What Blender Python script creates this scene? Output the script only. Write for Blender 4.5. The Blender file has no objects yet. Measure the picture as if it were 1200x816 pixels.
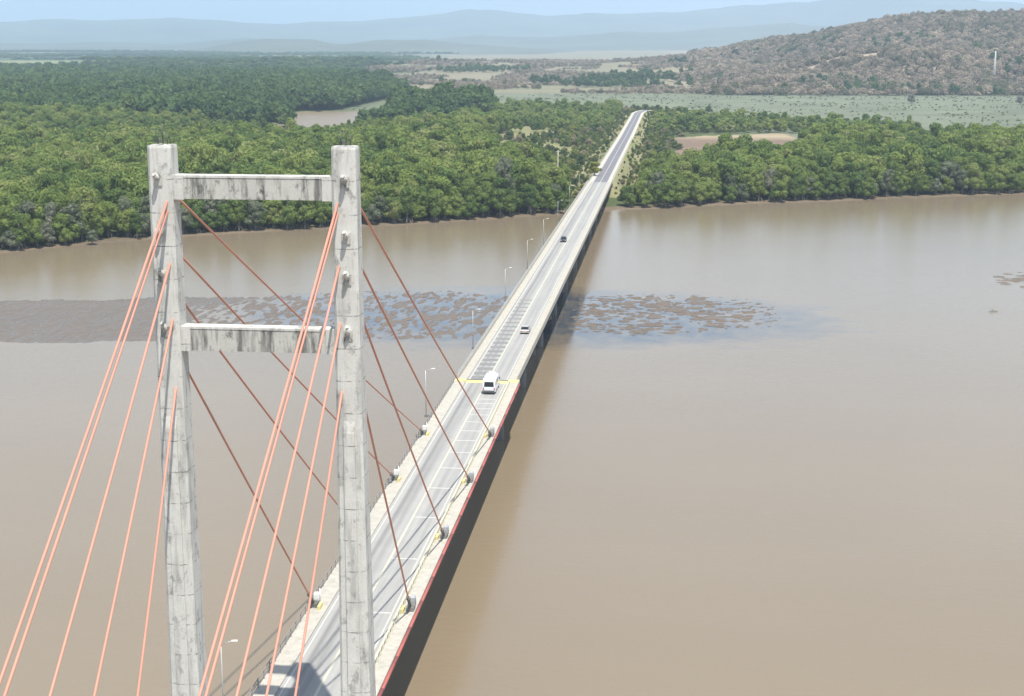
import bpy, math, random
import numpy as np
from mathutils import Matrix, Vector
R_ = math.radians
rng = np.random.default_rng(7); random.seed(7)
scene = bpy.context.scene
COL = scene.collection

# ------------------------------------------------------------------ camera, world, sun, exposure
CAM = np.array([31.98, -109.34, 60.07]); PITCH = R_(12.077); YAW = R_(6.271); FPX = 1703.08
camd = bpy.data.cameras.new("camera"); cam = bpy.data.objects.new("camera", camd); COL.objects.link(cam)
_F = Vector((-math.sin(YAW)*math.cos(PITCH), math.cos(YAW)*math.cos(PITCH), -math.sin(PITCH)))
_R = Vector((math.cos(YAW), math.sin(YAW), 0)); _U = _R.cross(_F)
cam.matrix_world = Matrix(((_R.x, _U.x, -_F.x, CAM[0]), (_R.y, _U.y, -_F.y, CAM[1]), (_R.z, _U.z, -_F.z, CAM[2]), (0, 0, 0, 1)))
camd.sensor_width = 36; camd.lens = FPX/1200*36; camd.clip_start = 0.5; camd.clip_end = 120000
scene.camera = cam

SUN = Vector((10.2, -19.8, 52.0)).normalized()
elev = math.asin(SUN.z); rot = math.atan2(SUN.x, SUN.y)
world = bpy.data.worlds.new("World"); scene.world = world; world.use_nodes = True
wn = world.node_tree.nodes; wl = world.node_tree.links
sky = wn.new('ShaderNodeTexSky'); sky.sky_type = 'NISHITA'; sky.sun_disc = False
sky.sun_elevation = elev; sky.sun_rotation = rot; sky.altitude = 50; sky.air_density = 1.0; sky.dust_density = 0.5; sky.ozone_density = 2.0
# thin fair-weather cloud veils, the same all round the sky
tc = wn.new('ShaderNodeTexCoord'); mp = wn.new('ShaderNodeMapping'); mp.inputs['Scale'].default_value = (2.2, 2.2, 14); wl.new(tc.outputs['Generated'], mp.inputs['Vector'])
cn = wn.new('ShaderNodeTexNoise'); cn.inputs['Scale'].default_value = 2.0; cn.inputs['Detail'].default_value = 6; wl.new(mp.outputs[0], cn.inputs['Vector'])
cr_ = wn.new('ShaderNodeValToRGB'); cr_.color_ramp.elements[0].position = .38; cr_.color_ramp.elements[1].position = .66; cr_.color_ramp.elements[1].color = (.62, .62, .62, 1); wl.new(cn.outputs['Fac'], cr_.inputs[0])
cm = wn.new('ShaderNodeMix'); cm.data_type = 'RGBA'; cm.inputs[7].default_value = (8.0, 8.3, 8.6, 1); wl.new(cr_.outputs[0], cm.inputs[0]); wl.new(sky.outputs[0], cm.inputs[6])
wl.new(cm.outputs[2], wn['Background'].inputs[0]); wn['Background'].inputs[1].default_value = 0.11
sund = bpy.data.lights.new("sun", 'SUN'); sund.energy = 4.8; sund.angle = R_(0.53); sund.color = (1.0, 0.95, 0.87)
sun = bpy.data.objects.new("sun", sund); COL.objects.link(sun); sun.location = (0, 0, 300)
sun.rotation_euler = (-SUN).to_track_quat('-Z', 'Y').to_euler()
vs = scene.view_settings; vs.view_transform = 'Standard'; vs.look = 'None'; vs.exposure = 0.54; vs.gamma = 1
vs.use_curve_mapping = False
cy = scene.cycles; cy.max_bounces = 6; cy.diffuse_bounces = 2; cy.glossy_bounces = 2; cy.transmission_bounces = 2
cy.transparent_max_bounces = 8; cy.volume_bounces = 1; cy.use_denoising = True

# ------------------------------------------------------------------ small maths
def smooth(a, b, x):
    t = np.clip((np.asarray(x, float)-a)/(b-a), 0, 1); return t*t*(3-2*t)
_tab = rng.random((256, 256))
def vnoise(x, y):
    x = np.asarray(x, float); y = np.asarray(y, float)
    xi = np.floor(x).astype(int); yi = np.floor(y).astype(int); fx = x-xi; fy = y-yi
    fx = fx*fx*(3-2*fx); fy = fy*fy*(3-2*fy)
    a = _tab[xi & 255, yi & 255]; b = _tab[(xi+1) & 255, yi & 255]; c = _tab[xi & 255, (yi+1) & 255]; d = _tab[(xi+1) & 255, (yi+1) & 255]
    return (a*(1-fx)+b*fx)*(1-fy)+(c*(1-fx)+d*fx)*fy
def fbm(x, y, o=4):
    s = 0; a = .5; t = 0
    for i in range(o):
        s = s+a*vnoise(x*2**i+17.3*i, y*2**i+5.1*i); t += a; a *= .5
    return s/t
def seg_dist(X, Y, pts):
    X = np.asarray(X, float); Y = np.asarray(Y, float); best = np.full(X.shape, 1e9)
    for (ax, ay), (bx, by) in zip(pts[:-1], pts[1:]):
        dx, dy = bx-ax, by-ay; t = np.clip(((X-ax)*dx+(Y-ay)*dy)/(dx*dx+dy*dy), 0, 1)
        best = np.minimum(best, np.hypot(X-ax-t*dx, Y-ay-t*dy))
    return best
def direction(x, y):                       # photo pixel -> world direction
    d = _F+_R*((x-600)/FPX)-_U*((y-408)/FPX); return np.array(d)

# ------------------------------------------------------------------ object helpers
def tag(o, label=None, cat=None, group=None, kind=None):
    if label: o['label'] = label
    if cat: o['category'] = cat
    if group: o['group'] = group
    if kind: o['kind'] = kind
    return o
def empty(name, loc=(0, 0, 0), rz=0):
    o = bpy.data.objects.new(name, None); COL.objects.link(o); o.location = loc; o.rotation_euler = (0, 0, rz); o.empty_display_size = .5
    return o
def link(name, me, mat=None, parent=None, loc=None, rz=None):
    o = bpy.data.objects.new(name, me); COL.objects.link(o)
    if mat is not None and not me.materials: me.materials.append(mat)
    if parent is not None: o.parent = parent
    if loc is not None: o.location = loc
    if rz is not None: o.rotation_euler = (0, 0, rz)
    return o
def np_mesh(name, V, F, smooth_=False):
    """V (n,3), F (m,k) arrays"""
    V = np.asarray(V, np.float32); F = np.asarray(F, np.int32)
    me = bpy.data.meshes.new(name); me.vertices.add(len(V)); me.vertices.foreach_set('co', V.ravel())
    m, k = F.shape
    me.loops.add(m*k); me.loops.foreach_set('vertex_index', F.ravel())
    me.polygons.add(m); me.polygons.foreach_set('loop_start', np.arange(0, m*k, k, dtype=np.int32))
    me.polygons.foreach_set('loop_total', np.full(m, k, np.int32))
    if smooth_: me.polygons.foreach_set('use_smooth', np.ones(m, bool))
    me.update(calc_edges=True); return me
def grid_faces(n, m, off=0):
    i = np.arange(n-1)[:, None]*m+np.arange(m-1)[None, :]+off
    return np.stack([i, i+1, i+m+1, i+m], -1).reshape(-1, 4)
class MB:
    def __init__(s): s.v = []; s.f = []; s.sm = []
    def add(s, vs, fs, sm=False):
        o = len(s.v); s.v += [tuple(map(float, v)) for v in vs]; s.f += [[i+o for i in f] for f in fs]; s.sm += [sm]*len(fs); return s
    def box(s, x0, x1, y0, y1, z0, z1):
        return s.add([(x0, y0, z0), (x1, y0, z0), (x1, y1, z0), (x0, y1, z0), (x0, y0, z1), (x1, y0, z1), (x1, y1, z1), (x0, y1, z1)],
                     [(0, 3, 2, 1), (4, 5, 6, 7), (0, 1, 5, 4), (1, 2, 6, 5), (2, 3, 7, 6), (3, 0, 4, 7)])
    def loft(s, rings, cap=True, sm=False):
        n = len(rings[0]); vs = [p for r in rings for p in r]; fs = []
        for k in range(len(rings)-1):
            for i in range(n):
                j = (i+1) % n; fs.append((k*n+i, k*n+j, (k+1)*n+j, (k+1)*n+i))
        s.add(vs, fs, sm)
        if cap:
            o = len(s.v)-len(vs); s.f += [[o+i for i in range(n)][::-1], [o+(len(rings)-1)*n+i for i in range(n)]]; s.sm += [False, False]
        return s
    def tube(s, p, q, r0, r1=None, n=8, sm=True):
        p = Vector(p); q = Vector(q); r1 = r0 if r1 is None else r1
        d = (q-p).normalized(); a = d.orthogonal().normalized(); b = d.cross(a)
        ring = lambda c, r: [c+(a*math.cos(t)+b*math.sin(t))*r for t in [2*math.pi*i/n for i in range(n)]]
        return s.loft([ring(p, r0), ring(q, r1)], True, sm)
    def sweep(s, sec, Ys, zf):       # closed section of (x,z) swept along the bridge
        return s.loft([[(x, Y, z+zf(Y)) for x, z in sec] for Y in Ys])
    def mesh(s, name):
        me = bpy.data.meshes.new(name); me.from_pydata(s.v, [], s.f); me.polygons.foreach_set('use_smooth', s.sm); me.update(); return me
    def build(s, name, mat, parent=None, loc=None, rz=None):
        return link(name, s.mesh(name), mat, parent, loc, rz)

# ------------------------------------------------------------------ materials
class NT:
    def __init__(s, name):
        s.m = bpy.data.materials.new(name); s.m.use_nodes = True; s.t = s.m.node_tree; s.n = s.t.nodes; s.l = s.t.links
        s.b = s.n['Principled BSDF']; s.out = s.n['Material Output']
    def N(s, typ, **k):
        n = s.n.new(typ)
        for a, v in k.items(): setattr(n, a, v)
        return n
    def L(s, a, b): s.l.new(a, b)
    def noise(s, vec, scale, detail=3, rough=.55):
        n = s.N('ShaderNodeTexNoise'); n.inputs['Scale'].default_value = scale; n.inputs['Detail'].default_value = detail; n.inputs['Roughness'].default_value = rough
        if vec is not None: s.L(vec, n.inputs['Vector'])
        return n.outputs['Fac']
    def ramp(s, fac, stops):
        r = s.N('ShaderNodeValToRGB'); e = r.color_ramp.elements
        while len(e) < len(stops): e.new(.5)
        for el, (p, c) in zip(e, stops):
            el.position = p; el.color = (*c, 1) if len(c) == 3 else c
        s.L(fac, r.inputs[0]); return r.outputs[0]
    def mapping(s, vec, scale):
        m = s.N('ShaderNodeMapping'); m.inputs['Scale'].default_value = scale; s.L(vec, m.inputs['Vector']); return m.outputs[0]
    def math(s, op, a, b=None, clamp=False):
        n = s.N('ShaderNodeMath', operation=op, use_clamp=clamp)
        for i, v in enumerate((a, b)):
            if v is None: continue
            if isinstance(v, (int, float)): n.inputs[i].default_value = v
            else: s.L(v, n.inputs[i])
        return n.outputs[0]
    def mix(s, fac, a, b, blend='MIX'):
        n = s.N('ShaderNodeMix', data_type='RGBA', blend_type=blend)
        for sock, v in ((n.inputs[0], fac), (n.inputs[6], a), (n.inputs[7], b)):
            if isinstance(v, (int, float)): sock.default_value = v
            elif isinstance(v, tuple): sock.default_value = (*v, 1)
            else: s.L(v, sock)
        return n.outputs[2]
    def bump(s, h, strength, dist=.1):
        b = s.N('ShaderNodeBump'); b.inputs['Strength'].default_value = strength; b.inputs['Distance'].default_value = dist
        s.L(h, b.inputs['Height']); s.L(b.outputs[0], s.b.inputs['Normal'])
    def pos(s): return s.N('ShaderNodeNewGeometry').outputs['Position']
    def col(s, c):
        if isinstance(c, tuple): s.b.inputs['Base Color'].default_value = (*c, 1)
        else: s.L(c, s.b.inputs['Base Color'])
    def set(s, **k):
        for a, v in k.items(): s.b.inputs[a.replace('_', ' ')].default_value = v
        return s

def plain(name, c, rough=.6, metal=0, var=.15, scale=2.0):
    t = NT(name); p = t.pos(); f = t.noise(p, scale, 4)
    t.col(t.mix(f, tuple(x*(1-var) for x in c), tuple(min(1, x*(1+var)) for x in c))); t.set(Roughness=rough, Metallic=metal); return t.m

def concrete(name, c, stain=.5, lift=True, streak=1.0):
    t = NT(name); p = t.pos()
    base = t.mix(t.noise(p, .7, 5), tuple(x*.8 for x in c), tuple(x*1.1 for x in c))
    fine = t.mix(t.noise(p, 6, 3), (.8, .8, .8), (1.08, 1.08, 1.06)); base = t.mix(1.0, base, fine, 'MULTIPLY')
    st = t.noise(t.mapping(p, (1.3, 1.3, .16)), 1.0, 5, .65)          # vertical water streaks
    k = t.ramp(st, [(.48, (0, 0, 0)), (.62, (1, 1, 1))])
    k = t.math('MULTIPLY', k, stain*streak); base = t.mix(k, base, (.07, .07, .065))
    bl = t.ramp(t.noise(t.mapping(p, (1.1, 1.1, .75)), 1.0, 7, .75), [(.54, (0, 0, 0)), (.64, (1, 1, 1))])   # mould blotches
    base = t.mix(t.math('MULTIPLY', bl, stain*.8), base, (.06, .06, .055))
    if lift:                                                          # pour joints
        sx = t.N('ShaderNodeSeparateXYZ'); t.L(p, sx.inputs[0])
        w = t.math('ADD', sx.outputs[2], t.math('MULTIPLY', t.noise(p, .9, 2), .12))
        fr = t.math('FRACT', t.math('MULTIPLY', w, 1/2.6)); ln = t.math('LESS_THAN', fr, .03)
        br = t.ramp(t.noise(p, 1.6, 3), [(.42, (0, 0, 0)), (.6, (1, 1, 1))])
        base = t.mix(t.math('MULTIPLY', t.math('MULTIPLY', ln, br), .8), base, (.10, .10, .095))
    t.col(base); t.set(Roughness=.9); t.bump(t.noise(p, 4, 4), .25, .05); return t.m

M = {}
M['tower'] = concrete('tower_concrete', (.60, .59, .55), .6, True, .5)
M['beam'] = concrete('beam_concrete', (.50, .49, .45), 1.0, False, .8)
M['deck_conc'] = concrete('deck_concrete', (.47, .445, .385), .16, False)
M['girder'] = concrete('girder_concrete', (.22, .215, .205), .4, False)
M['red'] = plain('red_cable_sheath', (.54, .245, .175), .6, 0, .12, .6)
M['redpipe'] = plain('red_pipe_paint', (.36, .10, .085), .6, 0, .25, .8)
M['dark'] = plain('dark_metal', (.12, .115, .11), .6, .2)
M['rail'] = plain('worn_rail_paint', (.24, .225, .21), .7)
M['galv'] = plain('galvanised_metal', (.55, .56, .56), .45, .5)
M['yellow'] = plain('yellow_paint', (.62, .53, .22), .7, 0, .3, 2)
M['white'] = plain('white_paint', (.75, .74, .70), .6, 0, .12, 3)
M['lane_white'] = plain('lane_white', (.47, .46, .42), .7, 0, .25, 1.5)
M['lane_yellow'] = plain('lane_yellow', (.48, .46, .36), .7, 0, .25, 1.5)
M['post'] = plain('cream_post_paint', (.60, .56, .42), .7, 0, .25, 2)
M['navy'] = plain('girder_shade_navy', (.011, .016, .030), .7, 0, .3, .4)  # shade under the deck overhang put into the girder colour as near-black navy
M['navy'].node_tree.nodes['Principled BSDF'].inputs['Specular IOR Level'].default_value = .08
M['rubber'] = plain('joint_rubber', (.03, .03, .03), .8)

def road_mat():
    t = NT('road_surface'); p = t.pos(); sx = t.N('ShaderNodeSeparateXYZ'); t.L(p, sx.inputs[0])
    base = t.mix(t.noise(p, .35, 5), (.30, .295, .28), (.38, .375, .35))
    lng = t.noise(t.mapping(p, (1.4, .02, 1)), 1.0, 4, .6)            # tyre wear drawn out along the lanes
    base = t.mix(t.ramp(lng, [(.42, (0, 0, 0)), (.66, (.45, .45, .45))]), base, (.21, .208, .20))
    cr = t.N('ShaderNodeValToRGB'); e = cr.color_ramp.elements
    stops = [(0, 0), (.06, .0), (.13, .85), (.22, .25), (.30, .5), (.40, .05), (.62, .05), (.70, .28), (.80, .08), (.88, .22), (1, 0)]
    while len(e) < len(stops): e.new(.5)
    for el, (q, v) in zip(e, stops): el.position = q; el.color = (v, v, v, 1)
    mr = t.N('ShaderNodeMapRange'); mr.inputs[1].default_value = -3.3; mr.inputs[2].default_value = 3.3; t.L(sx.outputs[0], mr.inputs[0]); t.L(mr.outputs[0], cr.inputs[0])
    k = t.math('MULTIPLY', cr.outputs[0], t.math('ADD', t.noise(t.mapping(p, (.6, .03, 1)), 1, 3), .25))
    base = t.mix(k, base, (.125, .123, .12))
    t.col(base); t.set(Roughness=.88); t.bump(t.noise(p, 12, 3), .2, .02); return t.m
M['road'] = road_mat()
M['dark_bar'] = plain('worn_dark_asphalt', (.19, .187, .182), .85, 0, .3, 1.0)
M['asphalt'] = plain('old_asphalt', (.16, .155, .165), .9, 0, .25, .3)

def leaf_mat(name, cols, patch=.012, spread=.34):
    """leaf colour differs from tree to tree and from stand to stand"""
    t = NT(name); p = t.pos(); oi = t.N('ShaderNodeObjectInfo')
    a = t.noise(p, patch, 3); b = t.noise(p, .25, 2)
    f = t.math('ADD', t.math('MULTIPLY', a, 1-spread*.4), t.math('MULTIPLY', t.math('SUBTRACT', oi.outputs['Random'], .5), spread))
    f = t.math('ADD', f, t.math('MULTIPLY', t.math('SUBTRACT', b, .5), .3))
    c = t.ramp(f, cols); t.col(c); t.set(Roughness=.65); t.b.inputs['Specular IOR Level'].default_value = .25
    tr = t.N('ShaderNodeBsdfTranslucent'); t.L(c, tr.inputs[0]); mx = t.N('ShaderNodeMixShader'); mx.inputs[0].default_value = .42
    t.L(t.b.outputs[0], mx.inputs[1]); t.L(tr.outputs[0], mx.inputs[2]); t.L(mx.outputs[0], t.out.inputs[0]); return t.m
M['leaf'] = leaf_mat('mangrove_leaf', [(.22, (.115, .180, .048)), (.40, (.185, .255, .062)), (.54, (.245, .305, .075)), (.66, (.290, .320, .110)), (.80, (.35, .36, .21))])
M['leaf_far'] = leaf_mat('far_forest_leaf', [(.25, (.075, .130, .044)), (.5, (.110, .172, .052)), (.68, (.145, .20, .062)), (.85, (.20, .225, .10))], .004)
M['leaf_mixed'] = leaf_mat('roadside_leaf', [(.1, (.10, .15, .042)), (.32, (.16, .21, .055)), (.48, (.26, .28, .075)), (.62, (.21, .235, .10)), (.80, (.36, .30, .19)), (.95, (.42, .35, .24))], .03, .9)
M['leaf_marsh'] = leaf_mat('marsh_scrub_leaf', [(.2, (.21, .255, .155)), (.6, (.25, .295, .18)), (.9, (.30, .33, .20))], .01)
M['leaf_dry'] = leaf_mat('dry_forest_twigs', [(.20, (.17, .17, .09)), (.34, (.28, .235, .17)), (.5, (.38, .315, .24)), (.66, (.46, .385, .29)), (.84, (.58, .48, .36))], .006, .5)
M['leaf_pale'] = leaf_mat('pale_leaf', [(.2, (.17, .20, .12)), (.8, (.27, .29, .20))], .05, .3)
M['leaf_yellow'] = leaf_mat('yellow_green_leaf', [(.2, (.22, .25, .04)), (.8, (.36, .36, .07))], .05, .3)
M['leaf_bush'] = leaf_mat('grey_bush_leaf', [(.2, (.26, .25, .22)), (.8, (.38, .35, .30))], .05, .3)
M['bark'] = plain('grey_bark', (.20, .18, .15), .9, 0, .35, 1.2)

# ------------------------------------------------------------------ terrain
WATER = -11.0
SHORE = [(-3000, -900), (-900, -350), (-420, 110), (-260, 275), (-192, 352), (-173, 378), (-144, 402), (-113, 420), (-81, 438), (-45, 461), (-16, 482), (8, 500),
         (37, 514), (74, 535), (112, 549), (137, 563), (194, 585), (400, 650), (1200, 860), (4000, 1500)]
_sx = np.array([a for a, b in SHORE]); _sy = np.array([b for a, b in SHORE])
def shore_s(X, Y): return Y-np.interp(X, _sx, _sy)-(fbm(np.asarray(X)/14., np.asarray(Y)/14., 3)-.5)*7
CREEK = [(-262, 1275), (-243, 1180), (-235, 1080), (-252, 960), (-330, 870), (-450, 800), (-700, 730), (-1100, 640)]
BRANCH = [(-262, 1215), (-200, 1195), (-150, 1185)]
LAGOON = [(-284, 1252), (-256, 1180), (-258, 1090)]
def creek_d(X, Y): return np.minimum(np.minimum(seg_dist(X, Y, CREEK)-27, seg_dist(X, Y, BRANCH)-10), seg_dist(X, Y, LAGOON)-46)
ROAD = [(0, 545), (0, 1225), (2.5, 1258), (7, 1282)]
def road_d(X, Y): return seg_dist(X, Y, ROAD)
def road_z(Y): return np.interp(Y, [545, 700, 900, 1300, 1600], [-3.627, -4.6, -6.2, -7.2, -7.8])
# dry hill behind the marsh: crest line worked out from the sight lines of the photograph
_cr = []
for x, y, D in [(700, 66, 3300), (780, 61, 3200), (850, 52, 3100), (900, 43, 3000), (950, 36, 2950), (1000, 24, 2900), (1050, 14, 2850), (1130, 8, 2800), (1200, 11, 2750), (1300, 16, 2700), (1500, 25, 2650), (1900, 50, 2600)]:
    d = direction(x, y); d = d/np.hypot(d[0], d[1]); P = CAM+d*D; _cr.append((P[0], P[1], P[2]-12))
_cr = np.array(_cr)
def height(X, Y):
    X = np.asarray(X, float); Y = np.asarray(Y, float)
    s = shore_s(X, Y)
    z = -15+3.55*smooth(-60, -5, s)+.85*smooth(-5, 4, s)+1.1*smooth(4, 70, s)+(fbm(X/40, Y/40, 3)-.5)*.5*smooth(0, 20, s)
    near = smooth(-520, -420, -Y-900)      # the bank far behind the camera
    z = np.where(Y < -900, np.maximum(z, -15+6*smooth(900, 960, -Y)), z)
    c = creek_d(X, Y)+(fbm(X/25+9, Y/25, 3)-.5)*14
    z = np.minimum(z, np.where(Y > 500, -13.5+4.2*smooth(-10, 8, c), 99))
    # hill
    yc = np.interp(X, _cr[:, 0], _cr[:, 1]); zc = np.interp(X, _cr[:, 0], _cr[:, 2])
    yb = np.interp(X, [-400, 100, 460, 1500], [2300, 1730, 1760, 1500])
    t = (Y-yb)/np.maximum(yc-yb, 10)
    prof = np.where(t < 1, .55*smooth(0, 1, t)+.45*np.clip(t, 0, 1)**1.1, np.clip(1-(t-1)*.8, 0, 1)**1.5)
    prof = prof+np.where((t > 0) & (t < 1), .16*np.exp(-((t-.30)/.13)**2)-.07*np.exp(-((t-.55)/.12)**2), 0)*smooth(0, 400, X)
    rid = fbm(X/170+3, Y/260, 4)-.5
    amp = smooth(0, .25, t)*np.clip(1.15-t, 0, 1)
    hz = (zc+9)*np.where(t < 0, 0, prof)+rid*105*amp*smooth(-200, 500, X)
    z = z+np.where(t > 0, np.maximum(hz, 0), 0)
    # gentle rise of the far plain
    R = np.hypot(X, Y); z = z+(fbm(X/900, Y/900, 3)-.5)*14*smooth(2200, 4500, R)
    # road embankment
    rd = road_d(X, Y); rz = road_z(Y)-.12
    k = 1-smooth(5.2, 13, rd); on = smooth(540, 549, Y)*smooth(-1310, -1288, -Y)
    z = np.where(Y > 530, z*(1-k*on)+rz*k*on, z)
    return z

FIELD = [(22, 640), (38, 800), (28, 925), (60, 960), (113, 990), (120, 900), (104, 800), (95, 700), (70, 640)]
def in_poly(X, Y, P):
    r = np.zeros(np.shape(X), bool); n = len(P)
    for i in range(n):
        (x1, y1), (x2, y2) = P[i], P[(i+1) % n]
        c = ((y1 > Y) != (y2 > Y)) & (X < (x2-x1)*(Y-y1)/(y2-y1+1e-9)+x1); r ^= c
    return r
def marsh(X, Y):
    w = (fbm(X/60+4, Y/60, 3)-.5)*60
    right = smooth(805, 830, Y+w-.25*np.maximum(0, 160-X)*3)*smooth(60, 120, X+w)
    farb = smooth(1260, 1300, Y+w)*smooth(-330, -250, X)
    return np.maximum(right, farb)*smooth(-1790, -1740, -Y)
def ground_colour(X, Y):
    n1 = fbm(X/35, Y/35, 4)[:, None]; n2 = fbm(X/160+7, Y/160, 4)[:, None]; n3 = fbm(X/420+3, Y/700, 4)[:, None]
    c = np.array([.075, .095, .035])*(.6+.8*n1)
    s = shore_s(X, Y); b = (1-smooth(5, 16, s))[:, None]
    c = c*(1-b)+np.array([.15, .118, .082])*(.8+.4*n1)*b
    cb = (1-smooth(-3, 3, creek_d(X, Y)))[:, None]*(Y > 600)[:, None]
    c = c*(1-cb)+np.array([.24, .19, .13])*cb
    m = marsh(X, Y)[:, None]; c = c*(1-m)+np.array([.15, .166, .112])*(.75+.5*n1)*m
    R = np.hypot(X, Y)
    # dry plain beyond the forest
    dry = (smooth(1700, 1820, Y)*smooth(-700, -350, X+(n2[:, 0]-.5)*500+.12*(Y-1800)))[:, None]
    c = c*(1-dry)+(np.array([.26, .215, .155])*n2+np.array([.17, .18, .105])*(1-n2))*dry
    far = smooth(2300, 2700, R)[:, None]*(1-dry)
    pl = smooth(.42, .58, n3)
    c = c*(1-far)+far*((1-pl)*np.array([.055, .085, .035])+pl*np.array([.21, .23, .12]))
    yb = np.interp(X, [-400, 100, 460, 1500], [2300, 1730, 1760, 1500])
    hl = (smooth(0, 80, Y-yb)*smooth(-100, 250, X))[:, None]
    c = c*(1-hl)+np.array([.31, .25, .185])*(.7+.6*n1)*hl
    f = in_poly(X+(n1[:, 0]-.5)*14, Y+(n1[:, 0]-.5)*30, FIELD)[:, None]
    edge = smooth(905, 955, Y+(n2[:, 0]-.5)*20)[:, None]
    c = np.where(f, (np.array([.19, .138, .10])*(.85+.3*n1))*(1-edge)+np.array([.33, .27, .18])*edge, c)
    rd = road_d(X, Y); v = ((1-smooth(np.where(X < 0, 12+80*smooth(600, 800, Y), 12), np.where(X < 0, 22+100*smooth(600, 800, Y), 26), rd))*(Y > 540)*(shore_s(X, Y) > 6))[:, None]
    c = c*(1-v)+(np.array([.27, .235, .15])*n1+np.array([.17, .19, .065])*(1-n1))*v
    return np.clip(c, 0, 1)

def build_ground():
    # rings round the tower foot, fine where the photograph looks
    view = np.arange(60, 125, .13); rest = np.arange(125, 420, 4.0)
    ang = np.radians(np.concatenate([view, rest])); ang = np.append(ang, ang[0]+2*np.pi)
    rad = np.concatenate([[100, 200, 280, 320], np.arange(330, 660, 2.6), np.arange(660, 1450, 7.), 1450*1.022**np.arange(0, 150)])
    rr, aa = np.meshgrid(rad, ang, indexing='ij'); X = rr*np.cos(aa); Y = rr*np.sin(aa)
    Z = height(X, Y); V = np.stack([X, Y, Z], -1).reshape(-1, 3)
    me = np_mesh('ground', V, grid_faces(*X.shape)[:, ::-1], True)
    c = ground_colour(V[:, 0], V[:, 1]); c = np.concatenate([c, np.ones((len(c), 1))], 1).astype(np.float32)
    at = me.attributes.new('soil', 'FLOAT_COLOR', 'POINT'); at.data.foreach_set('color', c.ravel())
    t = NT('ground_soil'); p = t.pos(); a = t.N('ShaderNodeAttribute'); a.attribute_name = 'soil'
    f = t.noise(p, .3, 5); g = t.noise(p, .045, 4)
    col = t.mix(1.0, a.outputs['Color'], t.mix(f, (.7, .7, .7), (1.25, 1.25, 1.25)), 'MULTIPLY')
    col = t.mix(1.0, col, t.mix(g, (.8, .8, .8), (1.18, 1.18, 1.15)), 'MULTIPLY')
    t.col(col); t.set(Roughness=.95); t.b.inputs['Specular IOR Level'].default_value = .15; t.bump(f, .5, .4)
    tag(link('ground', me, t.m), kind='structure')
build_ground()

def build_water():
    me = np_mesh('river', [(-9000, -4000, WATER), (9000, -4000, WATER), (9000, 1500, WATER), (-9000, 1500, WATER)], [(0, 1, 2, 3)])
    t = NT('muddy_water'); p = t.pos()
    a = t.noise(t.mapping(p, (.010, .022, 1)), 1, 4); b = t.noise(t.mapping(p, (.05, .09, 1)), 1, 3)
    col = t.mix(a, (.195, .152, .098), (.235, .19, .13)); col = t.mix(t.math('MULTIPLY', b, .35), col, (.21, .165, .11))
    # calm shallow water over the mud banks
    sx = t.N('ShaderNodeSeparateXYZ'); t.L(p, sx.inputs[0])
    dx = t.math('MULTIPLY', t.math('ADD', sx.outputs[0], 5), 1/85.); dy = t.math('MULTIPLY', t.math('SUBTRACT', sx.outputs[1], 262), 1/46.)
    e = t.math('ADD', t.math('MULTIPLY', dx, dx), t.math('MULTIPLY', dy, dy)); e = t.math('ADD', e, t.math('MULTIPLY', t.math('SUBTRACT', b, .5), 1.3))
    calm = t.ramp(e, [(.35, (1, 1, 1)), (1.0, (0, 0, 0))])
    sil = t.ramp(t.noise(t.mapping(p, (.22, .13, 1)), 1, 5, .65), [(.42, (.06, .07, .085)), (.62, (.13, .118, .10))])
    col = t.mix(calm, col, sil); t.col(col)
    t.b.inputs['IOR'].default_value = 1.45
    mr = t.math('SUBTRACT', .15, t.math('MULTIPLY', calm, .10)); lg2 = t.ramp(t.math('MULTIPLY', sx.outputs[1], .001), [(.60, (0, 0, 0)), (.75, (1, 1, 1))]); t.L(t.math('ADD', mr, t.math('MULTIPLY', lg2, .25)), t.b.inputs['Roughness'])
    w1 = t.noise(t.mapping(p, (.35, .9, 1)), 1, 4, .6); w2 = t.noise(t.mapping(p, (1.6, 3.0, 1)), 1, 2)
    h = t.math('ADD', w1, t.math('MULTIPLY', w2, .3)); bp = t.N('ShaderNodeBump'); bp.inputs['Distance'].default_value = .12
    lag = t.ramp(t.math('MULTIPLY', sx.outputs[1], .001), [(.60, (0, 0, 0)), (.75, (1, 1, 1))])      # wind ripples on the lagoon
    t.L(t.math('ADD', t.math('SUBTRACT', .45, t.math('MULTIPLY', calm, .36)), t.math('MULTIPLY', lag, .6)), bp.inputs['Strength']); t.L(h, bp.inputs['Height']); t.L(bp.outputs[0], t.b.inputs['Normal'])
    tag(link('river', me, t.m), kind='structure')
build_water()

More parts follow.
